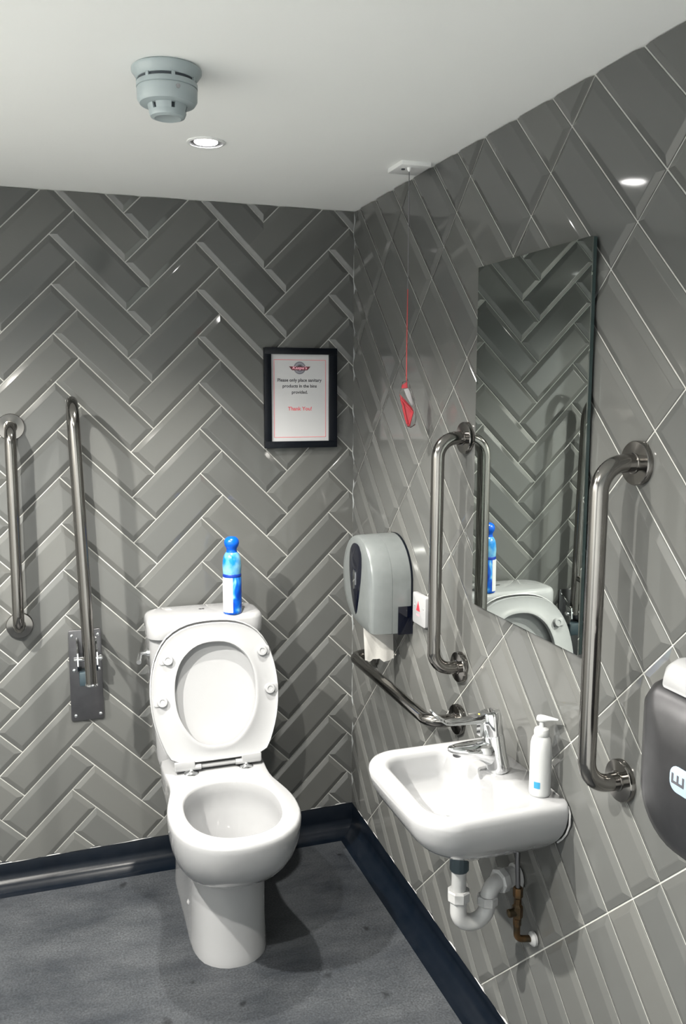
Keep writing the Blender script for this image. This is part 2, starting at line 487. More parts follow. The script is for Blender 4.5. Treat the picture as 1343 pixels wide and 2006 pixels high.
S2 = math.sqrt(0.5)
W = 0.102
OB = Vector((-0.6699, 0, 1.5952))
eu, ev, ec = Vector((S2, 0, S2)), Vector((-S2, 0, S2)), Vector((0, -1, 0))
planes_back = [(Vector((-.0015, 0, 1)), Vector((1, 0, 0))), (Vector((0, 0, ZC - .002)), Vector((0, 0, 1))),
               (Vector((ROOM_X0 + .003, 0, 1)), Vector((-1, 0, 0))),
               (Vector((0, 0, skirt_back(0) + .003)), Vector((.0215, 0, -1)).normalized())]
n_back = 0
for j in range(-4, 3):
    for i in range(-16, 9):
        u0, v0 = i + 3 * j, i - 3 * j
        if j == 1 and i >= 3:          # the tilers' slip in the top right: this row starts one tile early
            u0 -= 1; shift = 1
        else:
            shift = 0
        o1 = place_tile(wall_back, OB + eu * (u0 * W) + ev * (v0 * W), eu, ev, ec, W, 3 * W, planes_back)
        o2 = place_tile(wall_back, OB + eu * ((u0 + 1) * W) + ev * ((v0 + 1) * W), ev, -eu, ec, W, 3 * W, planes_back)
        n_back += (o1 is not None) + (o2 is not None)
# right wall: stacked on the diagonal
PR, QR = 0.101, 3 * 0.1021
sv, zv = Vector((0, -1, 0)), Vector((0, 0, 1))
pd, qd, oc = (sv + zv) * S2, (sv - zv) * S2, Vector((-1, 0, 0))
ORW = sv * 0.3998 + zv * 2.0842
planes_right = [(Vector((0, -.0015, 1)), Vector((0, 1, 0))), (Vector((0, 0, ZC - .002)), Vector((0, 0, 1))),
                (Vector((0, -2.6, 1)), Vector((0, -1, 0))),
                (Vector((0, 0, skirt_right(0) + .003)), Vector((0, .034, -1)).normalized())]
n_right = 0
for q in range(-2, 9):
    for n in range(-24, 24):
        o1 = place_tile(wall_right, ORW + pd * (n * PR) + qd * (q * QR), qd, pd, oc, PR, QR, planes_right)
        n_right += o1 is not None

# ---- coved vinyl skirting, one strip to each wall
def cove(name, p0, p1, out, h0, h1):
    b = bmesh.new()
    rings = []
    N = 24
    for k in range(N + 1):
        t = k / N
        p = Vector(p0).lerp(Vector(p1), t); h = h0 + (h1 - h0) * t
        R = 0.036; th = 0.0045
        prof = [(0, h + .001), (th * .6, h + .001), (th, h - .002), (th, R + .012)]
        for a in range(0, 7):
            g = 0.5 * PI * a / 6
            prof.append((th + R * (1 - math.cos(g)), .012 + R * (1 - math.sin(g)) if a < 6 else 0.003))
        prof += [(th + R + .012, 0.0015), (th + R + .03, -0.0005), (0, -.0005)]
        rings.append([p + Vector(out) * a + Vector((0, 0, c)) for a, c in prof])
    loft(b, rings)
    return structure(name, b, M['vinyl'], 50)
cove('baseboard_back', (ROOM_X0, 0, 0), (0, 0, 0), (0, -1, 0), skirt_back(ROOM_X0), skirt_back(0))
cove('baseboard_right', (0, 0, 0), (0, -1.6, 0), (-1, 0, 0), skirt_right(0), skirt_right(1.6))
cove('baseboard_right', (0, -1.6, 0), (0, ROOM_Y0, 0), (-1, 0, 0), skirt_right(1.6), skirt_right(1.6))

# white adhesive lumps along the top of the skirting, and the silicone in the corner
b = bmesh.new()
tube(b, [Vector((ROOM_X0 + .003 + (2.0 - .008) * k / 60, -.0035 - .0015 * random.random(), skirt_back(ROOM_X0 + 2.0 * k / 60) + .0025)) for k in range(61)],
     [random.uniform(.0006, .0026) for _ in range(61)], 6)
structure('trim_2', b, M['silicone'], 60)
b = bmesh.new()
tube(b, [Vector((-.0035 - .0015 * random.random(), -.006 - 2.6 * k / 70, skirt_right(2.6 * k / 70) + .0025)) for k in range(71)],
     [random.uniform(.0006, .0026) for _ in range(71)], 6)
structure('trim_3', b, M['silicone'], 60)
b = bmesh.new()
tube(b, [Vector((-.003 + random.uniform(-.0012, .0008), -.003 + random.uniform(-.001, .001), .11 + (ZC - .111) * k / 50)) for k in range(51)], .0042, 8)
structure('trim_1', b, M['corner_bead'], 60)

# ------------------------------------------------------------------ ceiling fittings
def downlight(x, y, watts, beam, soft, label):
    t = thing('downlight', label, 'downlight', (x, y, ZC), 'recessed ceiling downlights')
    b = bmesh.new()
    lathe(b, [(.0455, .001), (.0455, -.002), (.043, -.0038), (.039, -.0038), (.0405, -.0015)], (x, y, ZC), seg=40, cap0=False, cap1=False)
    finish('bezel', b, M['ceiling_plastic'], t)
    b = bmesh.new()
    lathe(b, [(.028, -.0003), (.0265, -.0020), (.0, -.0034)], (x, y, ZC), seg=32, cap0=False, cap1=False)
    finish('lens', b, M['lens'], t)
    b = bmesh.new()
    lathe(b, [(.0405, -.0014), (.0395, -.0008), (.0275, -.0004)], (x, y, ZC), seg=36, cap0=False, cap1=False)
    finish('reflector', b, M['dull_steel'], t)
    l = bpy.data.lights.new('lamp', 'SPOT')
    l.energy = watts; l.color = LAMP_COLOR; l.shadow_soft_size = 0.022
    l.spot_size = math.radians(beam); l.spot_blend = soft
    lo = bpy.data.objects.new('lamp', l); COL.objects.link(lo)
    lo.parent = t; lo.location = (0, 0, -.014)
    return t
downlight(*LAMPS[0], 'small round recessed downlight glowing in the white ceiling beside the smoke detector')
downlight(*LAMPS[1], 'recessed downlight in the ceiling in front of the mirror')
downlight(*LAMPS[2], 'recessed downlight in the ceiling left of the smoke detector')

DX, DY = -0.755, -1.10
t = thing('smoke_detector', 'pale grey round smoke detector with stepped body hanging from the white ceiling', 'smoke detector', (DX, DY, ZC))
b = bmesh.new(); lathe(b, [(.060, 0), (.0635, -.003), (.0635, -.008), (.0555, -.019), (.0535, -.021)], (DX, DY, ZC), seg=48); finish('base', b, M['grey_plastic'], t)
b = bmesh.new(); lathe(b, [(.0515, -.0205), (.0515, -.029)], (DX, DY, ZC), seg=48); finish('vent_band', b, M['dark_gap'], t)
b = bmesh.new(); lathe(b, [(.0545, -.0265), (.0555, -.028), (.0555, -.0355), (.0535, -.0362), (.0535, -.0375), (.055, -.038), (.0545, -.056), (.050, -.063), (.036, -.0655)], (DX, DY, ZC), seg=48); finish('body', b, M['grey_plastic'], t)
for k in range(7):
    a = 2 * PI * k / 7 + .3
    b = bmesh.new()
    bx(b, -.008, .008, -.0018, .0018, -.0045, .0045, .0006)
    bmesh.ops.transform(b, matrix=Matrix.Translation((DX + .0535 * math.cos(a), DY + .0535 * math.sin(a), ZC - .0245)) @ Matrix.Rotation(a + PI / 2, 4, 'Z') @ Matrix.Scale(.4, 4, (1, 0, 0)), verts=b.verts)
    finish('vent_rib', b, M['grey_plastic'], t)
b = bmesh.new(); lathe(b, [(.030, -.064), (.030, -.079), (.0, -.079)], (DX, DY, ZC), seg=32, cap1=False); finish('sensor_core', b, M['dark_gap'], t)
for k in range(6):
    a = 2 * PI * k / 6 - PI / 2 - .35
    b = bmesh.new()
    rings = []
    for z, r in ((-.064, .0365), (-.076, .0335)):
        rings.append([Vector((DX + rr * math.cos(aa), DY + rr * math.sin(aa), ZC + z)) for rr, aa in
                      ((r, a - .42), (r, a - .2), (r, a), (r, a + .2), (r, a + .42), (r - .004, a + .42), (r - .004, a), (r - .004, a - .42))])
    loft(b, rings); finish('cage_bar', b, M['grey_plastic'], t)
b = bmesh.new(); lathe(b, [(.0335, -.0755), (.034, -.078), (.031, -.085), (.024, -.0875), (.022, -.0865), (.0, -.0865)], (DX, DY, ZC), seg=40, cap1=False); finish('cap', b, M['grey_plastic'], t)
b = bmesh.new(); lathe(b, [(.004, 0), (.004, .002), (.0, .0025)], (DX + .012, DY - .0535, ZC - .045), (0.2, -1, 0), 12); finish('indicator_light', b, M['plastic'], t)

# ceiling pull switch with alarm cord
CX, CY = -0.074, -0.627
t = thing('emergency_pull_cord', 'emergency pull cord with red tag hanging from square ceiling plate by the tiled right wall', 'pull cord', (-.064, -.60, ZC))
b = bmesh.new(); bx(b, -.105, -.022, -.652, -.552, ZC - .011, ZC + .001, .003); finish('ceiling_plate', b, M['ceiling_plastic'], t)
b = bmesh.new(); lathe(b, [(.005, 0), (.005, -.0025), (.0, -.003)], (-.085, -.612, ZC - .011), seg=16); finish('screw', b, M['dark_gap'], t)
b = bmesh.new(); lathe(b, [(.006, 0), (.005, -.006), (.002, -.010)], (CX, CY, ZC - .011), seg=16); finish('cord_outlet', b, M['ceiling_plastic'], t)
b = bmesh.new(); tube(b, [(CX, CY, ZC - .02), (CX, CY, 1.835)], .0013, 8); finish('upper_cord', b, M['grey_cord'], t)['label'] = 'grey upper length of cord'
b = bmesh.new(); tube(b, [(CX, CY, 1.836), (CX - .001, CY, 1.7), (CX, CY + .001, 1.597)], .0014, 8); finish('lower_cord', b, M['red_cord'], t)['label'] = 'red lower length of cord'
# the tag: a red triangle in a crumpled clear bag; local a is sideways, c is height
tv = Vector((math.cos(.42), -math.sin(.42), 0)); tn = Vector((-math.sin(.42), -math.cos(.42), 0))
TG = lambda a, c, d: Vector((CX, CY, 1.598)) + tv * (a - .010) + Vector((0, 0, c)) + tn * d
PXM = 0.00135
def tagp(lst): return [((x / 18.24 - 8.0) * PXM, -(y - 160) / 18.24 * PXM) for x, y in lst][::-1]
b = bmesh.new()
tri = tagp([(60, 660), (500, 1150), (540, 1300), (420, 1790), (340, 1790), (240, 1500)])
prism(b, tri, TG, -.005, .006, .002)
finish('red_handle', b, M['red'], t)
b = bmesh.new()
tube(b, [TG(x, y, .0075) for x, y in tagp([(90, 800), (330, 1060), (520, 1280), (400, 1730), (330, 1700), (180, 1080), (90, 800)])], .0028, 8)
finish('handle_rim', b, M['red'], t)
b = bmesh.new(); prism(b, tagp([(300, 200), (140, 320), (110, 440), (320, 430)]), TG, -.004, .005, .002); finish('red_knob', b, M['red'], t)
b = bmesh.new(); prism(b, tagp([(190, 470), (340, 430), (420, 620), (530, 1000), (470, 1060), (280, 720)]), TG, .002, .0062, .001); finish('paper_slip', b, M['paper'], t)
b = bmesh.new()
rings = []
bag = tagp([(310, 170), (140, 260), (100, 480), (20, 640), (60, 900), (160, 1280), (300, 1760), (440, 1815), (600, 1720), (640, 1500), (620, 1050), (540, 820), (400, 470), (380, 260)])
c0 = (sum(p[0] for p in bag) / len(bag), sum(p[1] for p in bag) / len(bag))
for d, s in ((-.010, .7), (-.008, .95), (0, 1.05), (.010, .95), (.0125, .7)):
    rings.append([TG(c0[0] + (a - c0[0]) * s * random.uniform(.97, 1.03), c0[1] + (c - c0[1]) * s, d + random.uniform(-.0012, .0012)) for a, c in bag])
loft(b, rings)
finish('clear_bag', b, M['clear_bag'], t, 70)

# ------------------------------------------------------------------ grab rails
FACE = 0.0075     # fittings stand on the faces of the tiles
def grab_rail(name, label, p0, p1, out, standoff, group, r=.0165):
    """p0, p1: flange centres on the wall plane; out: unit vector off the wall"""
    p0, p1, out = Vector(p0), Vector(p1), Vector(out)
    t = thing(name, label, 'grab rail', p1 + out * FACE, group)
    b = bmesh.new()
    path = fillet([p0 + out * (FACE + .006), p0 + out * standoff, p1 + out * standoff, p1 + out * (FACE + .006)], .048, 12)
    tube(b, path, r, 20)
    finish('tube', b, M['steel'], t)
    for p in (p0, p1):
        b = bmesh.new()
        lathe(b, [(.0395, FACE - .003), (.0395, FACE + .008), (.038, FACE + .010), (r + .004, FACE + .0115), (r + .001, FACE + .012)], p, out, 40)
        finish('flange', b, M['steel'], t)
        b = bmesh.new()
        lathe(b, [(r + .0015, FACE + .010), (r + .0025, FACE + .012), (r + .0025, FACE + .0135), (r, FACE + .0145)], p, out, 24)
        finish('collar', b, M['steel'], t)
    return t
G_RAIL = 'polished steel grab rails'
grab_rail('grab_rail', 'vertical polished steel grab rail on the back wall, left of the folded hinged rail',
          (-1.090, 0, 1.462), (-1.092, 0, .854), (0, -1, 0), .085, G_RAIL)
grab_rail('grab_rail', 'vertical polished steel grab rail between the paper dispenser and the mirror',
          (0, -.852, 1.456), (0, -.846, .868), (-1, 0, 0), .083, G_RAIL)
grab_rail('grab_rail', 'vertical polished steel grab rail nearest the viewer, right of the mirror',
          (0, -1.521, 1.446), (0, -1.518, .857), (-1, 0, 0), .086, G_RAIL)
grab_rail('grab_rail', 'horizontal polished steel grab rail under the toilet paper dispenser',
          (0, -.232, .726), (0, -.842, .726), (-1, 0, 0), .088, G_RAIL)

# hinged support rail folded up against the wall
HX = -.902
t = thing('folding_support_rail', 'hinged steel support rail folded upright on a dark wall plate left of the toilet', 'support rail', (HX, -FACE, .53))
b = bmesh.new()
prism(b, rrect(HX - .050, HX + .050, .528, .824, .006, 3), BW, FACE - .003, FACE + .005, .0012)
finish('wall_plate', b, M['dull_steel'], t)
for sx, sz in ((-.039, .806), (.039, .806), (-.036, .694), (.040, .694), (-.036, .545), (.040, .545)):
    b = bmesh.new(); lathe(b, [(.0055, 0), (.005, .0025), (.0, .0035)], (HX + sx, -FACE - .004, sz), (0, -1, 0), 12); finish('screw', b, M['chrome'], t)
TR = .0165
xt, xb = -.917, -.893
def lx(z): return xb + (xt - xb) * (z - .70) / .85
b = bmesh.new()
dr, df = .050, .205
path = [Vector((lx(.735), -dr, .735))]
path += [Vector((lx(z), -dr, z)) for z in (.9, 1.1, 1.3)]
cz, rr = 1.460, (df - dr) / 2
for k in range(0, 13):
    a = PI * k / 12
    path.append(Vector((lx(cz + rr * math.sin(a)), -(dr + rr * (1 - math.cos(a))), cz + rr * math.sin(a))))
path += [Vector((lx(z), -df, z)) for z in (1.3, 1.1, .9, .76)]
path.append(Vector((lx(.708), -df, .708)))
tube(b, path, TR, 20)
finish('rail_tube', b, M['steel'], t)
b = bmesh.new(); lathe(b, [(.0185, 0), (.0185, .004), (.0165, .006)], (lx(.706), -df, .705), (0, 0, 1), 24); finish('end_cap', b, M['chrome'], t)
b = bmesh.new(); tube(b, [(lx(.875), -dr, .875), (lx(.86), -df, .86)], .0105, 14); finish('brace', b, M['steel'], t)
for sx in (-.029, .029):
    b = bmesh.new()
    prism(b, [(-.012, .69), (-.055, .70), (-.075, .725), (-.070, .765), (-.012, .80)], lambda a, c, d: Vector((HX + .004 + sx + d, a, c)), -.002, .002)
    finish('hinge_cheek', b, M['chrome'], t, 20)
b = bmesh.new(); tube(b, [(HX - .036, -.055, .742), (HX + .046, -.055, .742)], .0065, 14); finish('hinge_pin', b, M['chrome'], t)
b = bmesh.new(); lathe(b, [(.010, 0), (.010, .006), (.006, .010)], (HX + .040, -.055, .742), (1, 0, 0), 16); finish('pin_head', b, M['chrome'], t)
b = bmesh.new(); bx(b, HX - .022, HX + .030, -.060, -FACE - .004, .655, .700, .004); finish('stop_block', b, M['rubber'], t)

# ------------------------------------------------------------------ framed notice
t = thing('framed_notice', 'black framed paper notice with red border on the herringbone wall above the toilet', 'notice', (-.193, -FACE, 1.384))
FX0, FX1, FZ0, FZ1 = -.316, -.070, 1.384, 1.709
for x0, x1, z0, z1 in ((FX0, FX1, FZ1 - .021, FZ1), (FX0, FX1, FZ0, FZ0 + .022), (FX0, FX0 + .022, FZ0 + .022, FZ1 - .021), (FX1 - .028, FX1, FZ0 + .022, FZ1 - .021)):
    b = bmesh.new(); bx(b, x0, x1, -FACE - .020, -FACE + .001, z0, z1, .0012); finish('frame_bar', b, M['black_frame'], t)
PY = -FACE - .0115
b = bmesh.new(); bx(b, FX0 + .018, FX1 - .024, PY, -FACE, FZ0 + .018, FZ1 - .017); sheet = finish('paper_sheet', b, M['paper'], t, 0)
px0, px1, pz0, pz1 = -.294, -.098, 1.406, 1.688
b = bmesh.new()
yb = PY - .0006
for x0, x1, z0, z1 in ((px0 + .010, px1 - .010, pz1 - .0185, pz1 - .0172), (px0 + .010, px1 - .010, pz0 + .0125, pz0 + .0138),
                       (px0 + .010, px0 + .0112, pz0 + .0125, pz1 - .0172), (px1 - .0112, px1 - .010, pz0 + .0125, pz1 - .0172)):
    bx(b, x0, x1, yb, PY + .0002, z0, z1)
finish('border_line', b, M['red_ink'], sheet, 0)

def text_mesh(name, body, mat, parent, to3d, width, center, offset=0.0, italic=0.0, depth=.0004, height=None):
    """flat lettering, scaled to a given width, centred at (a, c) of the to3d plane"""
    cu = bpy.data.curves.new(name, 'FONT')
    cu.body = body; cu.align_x = 'CENTER'; cu.align_y = 'CENTER'; cu.offset = offset; cu.shear = italic; cu.resolution_u = 3
    ob = bpy.data.objects.new(name, cu); COL.objects.link(ob)
    me = bpy.data.meshes.new_from_object(ob.evaluated_get(bpy.context.evaluated_depsgraph_get()))
    bpy.data.objects.remove(ob)
    b = bmesh.new(); b.from_mesh(me); bpy.data.meshes.remove(me)
    xs = [v.co.x for v in b.verts]; ys = [v.co.y for v in b.verts]
    s = width / (max(xs) - min(xs)); mx = (max(xs) + min(xs)) / 2; my = (max(ys) + min(ys)) / 2
    sy = s if height is None else height / (max(ys) - min(ys))
    for v in b.verts:
        v.co = to3d((v.co.x - mx) * s + center[0], (v.co.y - my) * sy + center[1], depth)
    return finish(name, b, mat, parent, 0)
NT = lambda a, c, d: Vector((a, PY - .0002 - d, c))
cxn = -.197
text_mesh('lettering', 'Please only place sanitary', M['black_ink'], sheet, NT, .150, (cxn, 1.6035), .022)
text_mesh('lettering', 'products in the bins', M['black_ink'], sheet, NT, .116, (cxn, 1.5845), .022)
text_mesh('lettering', 'provided.', M['black_ink'], sheet, NT, .054, (cxn, 1.5645), .022)
text_mesh('lettering', 'Thank You!', M['red_ink'], sheet, NT, .081, (cxn, 1.5125), .018)
lz = 1.6445
b = bmesh.new(); lathe(b, [(.0205, 0), (.0205, .0003)], (cxn, PY, lz), (0, -1, 0), 32); finish('emblem_disc', b, M['grey_ink'], sheet, 0)
b = bmesh.new(); lathe(b, [(.0150, .0003), (.0150, .0005)], (cxn, PY, lz), (0, -1, 0), 32); finish('emblem_ring', b, M['pale_ink'], sheet, 0)
b = bmesh.new(); lathe(b, [(.0142, .0004), (.0142, .0007)], (cxn, PY, lz), (0, -1, 0), 32); finish('emblem_ring', b, M['grey_ink'], sheet, 0)
b = bmesh.new(); lathe(b, [(.0085, .0005), (.0085, .0009)], (cxn, PY, lz + .001), (0, -1, 0), 32); finish('emblem_centre', b, M['black_ink'], sheet, 0)
b = bmesh.new(); prism(b, [(cxn - .036, lz + .0045), (cxn - .026, lz - .0075), (cxn + .026, lz - .0075), (cxn + .036, lz + .0045)], lambda a, c, d: Vector((a, PY - d, c)), .0005, .0012); finish('emblem_banner', b, M['maroon_ink'], sheet, 0)
text_mesh('emblem_lettering', "Kaspa's", M['pink_ink'], sheet, NT, .050, (cxn, lz - .001), .03, .15, .0014, .0125)

# ------------------------------------------------------------------ toilet
TX = -.552
t = thing('toilet', 'white close-coupled toilet with its seat and lid raised', 'toilet', (TX, -.40, 0))
rim_o = sym_outline([(0, -.205), (.08, -.205), (.140, -.208), (.152, -.24), (.152, -.31), (.148, -.37), (.150, -.43), (.163, -.49), (.174, -.55), (.1765, -.61), (.168, -.675), (.140, -.735), (.093, -.778), (.045, -.795), (0, -.799)])
ped_o = sym_outline([(0, -.10), (.05, -.10), (.092, -.104), (.102, -.14), (.103, -.25), (.104, -.35), (.106, -.45), (.102, -.52), (.085, -.575), (.055, -.605), (.025, -.619), (0, -.621)])
open_o = sym_outline([(0, -.418), (.03, -.421), (.065, -.435), (.098, -.465), (.120, -.51), (.128, -.565), (.126, -.62), (.112, -.675), (.082, -.718), (.042, -.742), (0, -.748)])
sump_o = sym_outline([(0, -.452), (.02, -.455), (.04, -.466), (.055, -.490), (.058, -.518), (.052, -.545), (.035, -.568), (.018, -.577), (0, -.579)])
N = len(rim_o)
def mix(a, c, k): return [(p[0] + (q[0] - p[0]) * k, p[1] + (q[1] - p[1]) * k) for p, q in zip(a, c)]
def grow(o, s, cy=-.45): return [(a * s, cy + (y - cy) * s) for a, y in o]
def ring(o, z): return [Vector((TX + a, y, z)) for a, y in o]
b = bmesh.new()
rings = [ring(grow(ped_o, 1.012), 0.0), ring(grow(ped_o, 1.015), .012), ring(grow(ped_o, 1.0), .03), ring(grow(ped_o, .985), .12), ring(grow(ped_o, .985), .225),
         ring(grow(ped_o, .99), .238), ring(mix(ped_o, rim_o, .05), .245)]
for z, k in ((.256, .20), (.272, .38), (.292, .55), (.318, .71), (.346, .835), (.375, .92), (.402, .97), (.425, .996), (.438, 1.0)):
    rings.append(ring(mix(ped_o, rim_o, k), z))
rings += [ring(grow(rim_o, .992, -.5), .4455), ring(grow(rim_o, .978, -.5), .4495), ring(grow(rim_o, .962, -.5), .4505)]
rings += [ring(grow(open_o, 1.05, -.58), .4505), ring(grow(open_o, 1.015, -.58), .4480), ring(open_o, .442), ring(grow(open_o, .99, -.58), .415),
          ring(grow(open_o, 1.0, -.58), .398), ring(grow(open_o, .97, -.575), .36), ring(mix(grow(open_o, .9, -.57), sump_o, .25), .315),
          ring(mix(grow(open_o, .85, -.57), sump_o, .65), .265), ring(sump_o, .225), ring(grow(sump_o, .85, -.515), .17), ring(grow(sump_o, .5, -.50), .15)]
loft(b, rings)
pan = finish('pan', b, M['ceramic'], t, 50)
b = bmesh.new(); rg = ring(grow(sump_o, .985, -.515), .222); f = b.faces.new([b.verts.new(p) for p in rg]); bmesh.ops.solidify(b, geom=[f], thickness=.004)
finish('water', b, M['water'], pan, 0)
# floor fixing cap low on the left of the pedestal
b = bmesh.new(); lathe(b, [(.008, 0), (.008, .003), (.0, .007)], (TX - .1025, -.43, .10), (-1, -.1, .1), 14); finish('fixing_cap', b, M['plastic'], pan)
# cistern
def rr3(x0, x1, y0, y1, r, z): return [Vector((a, y, z)) for a, y in rrect(x0, x1, y0, y1, r, 6)]
CXc = -.546
b = bmesh.new()
rings = []
for z, hw, yf, r in ((.352, .110, -.150, .05), (.360, .126, -.172, .05), (.385, .146, -.188, .045), (.43, .157, -.192, .04), (.55, .163, -.190, .04), (.70, .168, -.186, .04), (.820, .172, -.183, .04)):
    rings.append(rr3(CXc - hw, CXc + hw, yf, -FACE, (r, r, .012, .012), z))
loft(b, rings)
finish('cistern', b, M['ceramic'], t, 50)
b = bmesh.new()
rings = []
for z, ins in ((.819, .006), (.822, .001), (.830, 0), (.866, 0), (.875, .003), (.880, .008), (.882, .016)):
    rings.append(rr3(CXc - .180 + ins, CXc + .180 - ins, -.203 + ins, -FACE - .010 - ins, (.045 - ins * .5, .045 - ins * .5, .07 - ins * .5, .07 - ins * .5), z))
loft(b, rings)
clid = finish('cistern_lid', b, M['ceramic'], t, 50)
for sx in (-.0045, .0045):
    b = bmesh.new(); lathe(b, [(.0045, 0), (.0045, .0015), (.003, .002)], (-.546 + sx, -.092, .8815), seg=14); finish('lid_button', b, M['dull_steel'], clid)
# flush lever on the left of the cistern
b = bmesh.new(); lathe(b, [(.014, 0), (.014, .008), (.010, .014), (.008, .018)], (CXc - .167, -.115, .762), (-1, 0, 0), 20); lev = finish('lever_boss', b, M['chrome'], t)
b = bmesh.new(); tube(b, fillet([(CXc - .182, -.115, .762), (CXc - .196, -.118, .762), (CXc - .206, -.165, .748)], .01, 5), [.006, .006, .006, .006, .006, .0065, .0072, .0075][:8], 12); finish('flush_lever', b, M['chrome'], lev)
# seat and lid, raised: plane through the hinge line, leaning back on the cistern
SX = -.540
H0 = Vector((SX, -.338, .462)); lean = math.atan2(.098, .415)
sw = Vector((0, math.sin(lean), math.cos(lean))); sn = Vector((0, -math.cos(lean), math.sin(lean)))
SEAT = lambda a, c, d: H0 + Vector((a, 0, 0)) + sw * c + sn * d
seat_o = sym_outline([(0, .018), (.05, .018), (.105, .02), (.143, .032), (.165, .075), (.182, .13), (.1905, .19), (.190, .25), (.176, .32), (.143, .378), (.098, .409), (.05, .422), (0, .425)])
hole_o = sym_outline([(0, .062), (.03, .064), (.062, .080), (.092, .115), (.113, .16), (.1205, .21), (.117, .265), (.098, .315), (.065, .348), (.032, .362), (0, .365)])
def gs(o, s, cy): return [(a * s, cy + (c - cy) * s) for a, c in o]
b = bmesh.new()
rings = [[SEAT(a, c, -.006) for a, c in gs(seat_o, .985, .22)], [SEAT(a, c, .000) for a, c in seat_o], [SEAT(a, c, .008) for a, c in seat_o],
         [SEAT(a, c, .0115) for a, c in gs(seat_o, .988, .22)], [SEAT(a, c, .0095) for a, c in gs(seat_o, .955, .22)],
         [SEAT(a, c, .0090) for a, c in gs(hole_o, 1.11, .21)], [SEAT(a, c, .0120) for a, c in gs(hole_o, 1.07, .21)], [SEAT(a, c, .0110) for a, c in gs(hole_o, 1.02, .21)],
         [SEAT(a, c, .005) for a, c in hole_o], [SEAT(a, c, -.004) for a, c in gs(hole_o, 1.01, .21)]]
vr = loft(b, rings, False, False)
n = len(vr[0])
for i in range(n):
    j = (i + 1) % n
    b.faces.new((vr[-1][i], vr[-1][j], vr[0][j], vr[0][i]))
seat = finish('seat', b, M['plastic'], t, 50)
for a, c in ((-.139, .325), (.146, .328), (-.161, .205), (.163, .212)):
    b = bmesh.new()
    q = SEAT(a, c, .009)
    lathe(b, [(.0155, 0), (.0155, .008), (.0140, .012), (.0080, .0125), (.0075, .0105), (.0, .0105)], q, sn, 24)
    s_ = 1 if a > 0 else -1
    tt = bmesh.new()
    prism(tt, rrect(a - .016 + s_ * .008, a + .016 + s_ * .008, c - .014, c + .014, .007, 4), SEAT, .007, .013, .002)
    merge(b, tt)
    finish('buffer', b, M['plastic'], seat, 50)
b = bmesh.new()
lid_o = [(a * 1.012, .012 + (c - .012) * 1.022) for a, c in seat_o]
rings = [[SEAT(a, c, -.030) for a, c in gs(lid_o, .93, .22)], [SEAT(a, c, -.027) for a, c in gs(lid_o, .985, .22)], [SEAT(a, c, -.018) for a, c in lid_o], [SEAT(a, c, -.009) for a, c in lid_o],
         [SEAT(a, c, -.0080) for a, c in gs(lid_o, .985, .22)], [SEAT(a, c, -.018) for a, c in gs(lid_o, .965, .22)], [SEAT(a, c, -.0215) for a, c in gs(lid_o, .93, .22)]]
loft(b, rings)
finish('seat_lid', b, M['plastic'], t, 50)
for k, hx in enumerate((-.627, -.463)):
    s_ = -1 if k == 0 else 1
    b = bmesh.new(); lathe(b, [(.0215, 0), (.0215, .003), (.018, .0055), (.010, .007), (.0055, .010), (.0055, .016)], (hx, -.345, .4500), seg=24); finish('hinge_disc', b, M['chrome'], t)
    b = bmesh.new()
    tube(b, [(hx - .030 if k else hx - .045, -.338, .467), (hx + .045 if k else hx + .030, -.338, .467)], .0088, 14)
    prism(b, rrect(hx + s_ * .018 - .030, hx + s_ * .018 + .030, .462, .489, .004, 3), lambda a, c, d: Vector((a, -.338 - d, c)), -.008, .0085, .002)
    finish('hinge_block', b, M['plastic'], t)

b = bmesh.new(); tube(b, [(-.600, -.334, .466), (-.490, -.334, .466)], .0062, 12); finish('hinge_bar', b, M['plastic'], t)

# air freshener on the cistern lid
AX, AY, AZ = -.4615, -.171, .882
t = thing('air_freshener', 'blue aerosol air freshener can with ball cap and white label standing on the cistern', 'air freshener', (AX, AY, AZ))
b = bmesh.new()
lathe(b, [(.0265, 0), (.0285, .003), (.0290, .008), (.0290, .114), (.0280, .118)], (AX, AY, AZ), seg=36)
finish('can_body', b, M['can'], t)
b = bmesh.new(); lathe(b, [(.0284, .1165), (.0289, .118), (.0289, .1245), (.0280, .1265)], (AX, AY, AZ), seg=36); finish('can_band', b, M['blue_band'], t)
b = bmesh.new(); lathe(b, [(.0280, .126), (.0290, .140), (.0292, .152), (.0282, .166), (.0255, .180), (.0205, .190), (.0170, .1935)], (AX, AY, AZ), seg=36); finish('can_shoulder', b, M['can_shoulder'], t)
b = bmesh.new(); lathe(b, [(.0172, .193), (.0162, .198), (.0160, .203), (.0180, .208), (.0215, .214), (.0232, .222), (.0225, .229), (.0190, .236), (.0120, .2410), (.0, .2425)], (AX, AY, AZ), seg=36); finish('ball_cap', b, M['blue_cap'], t)
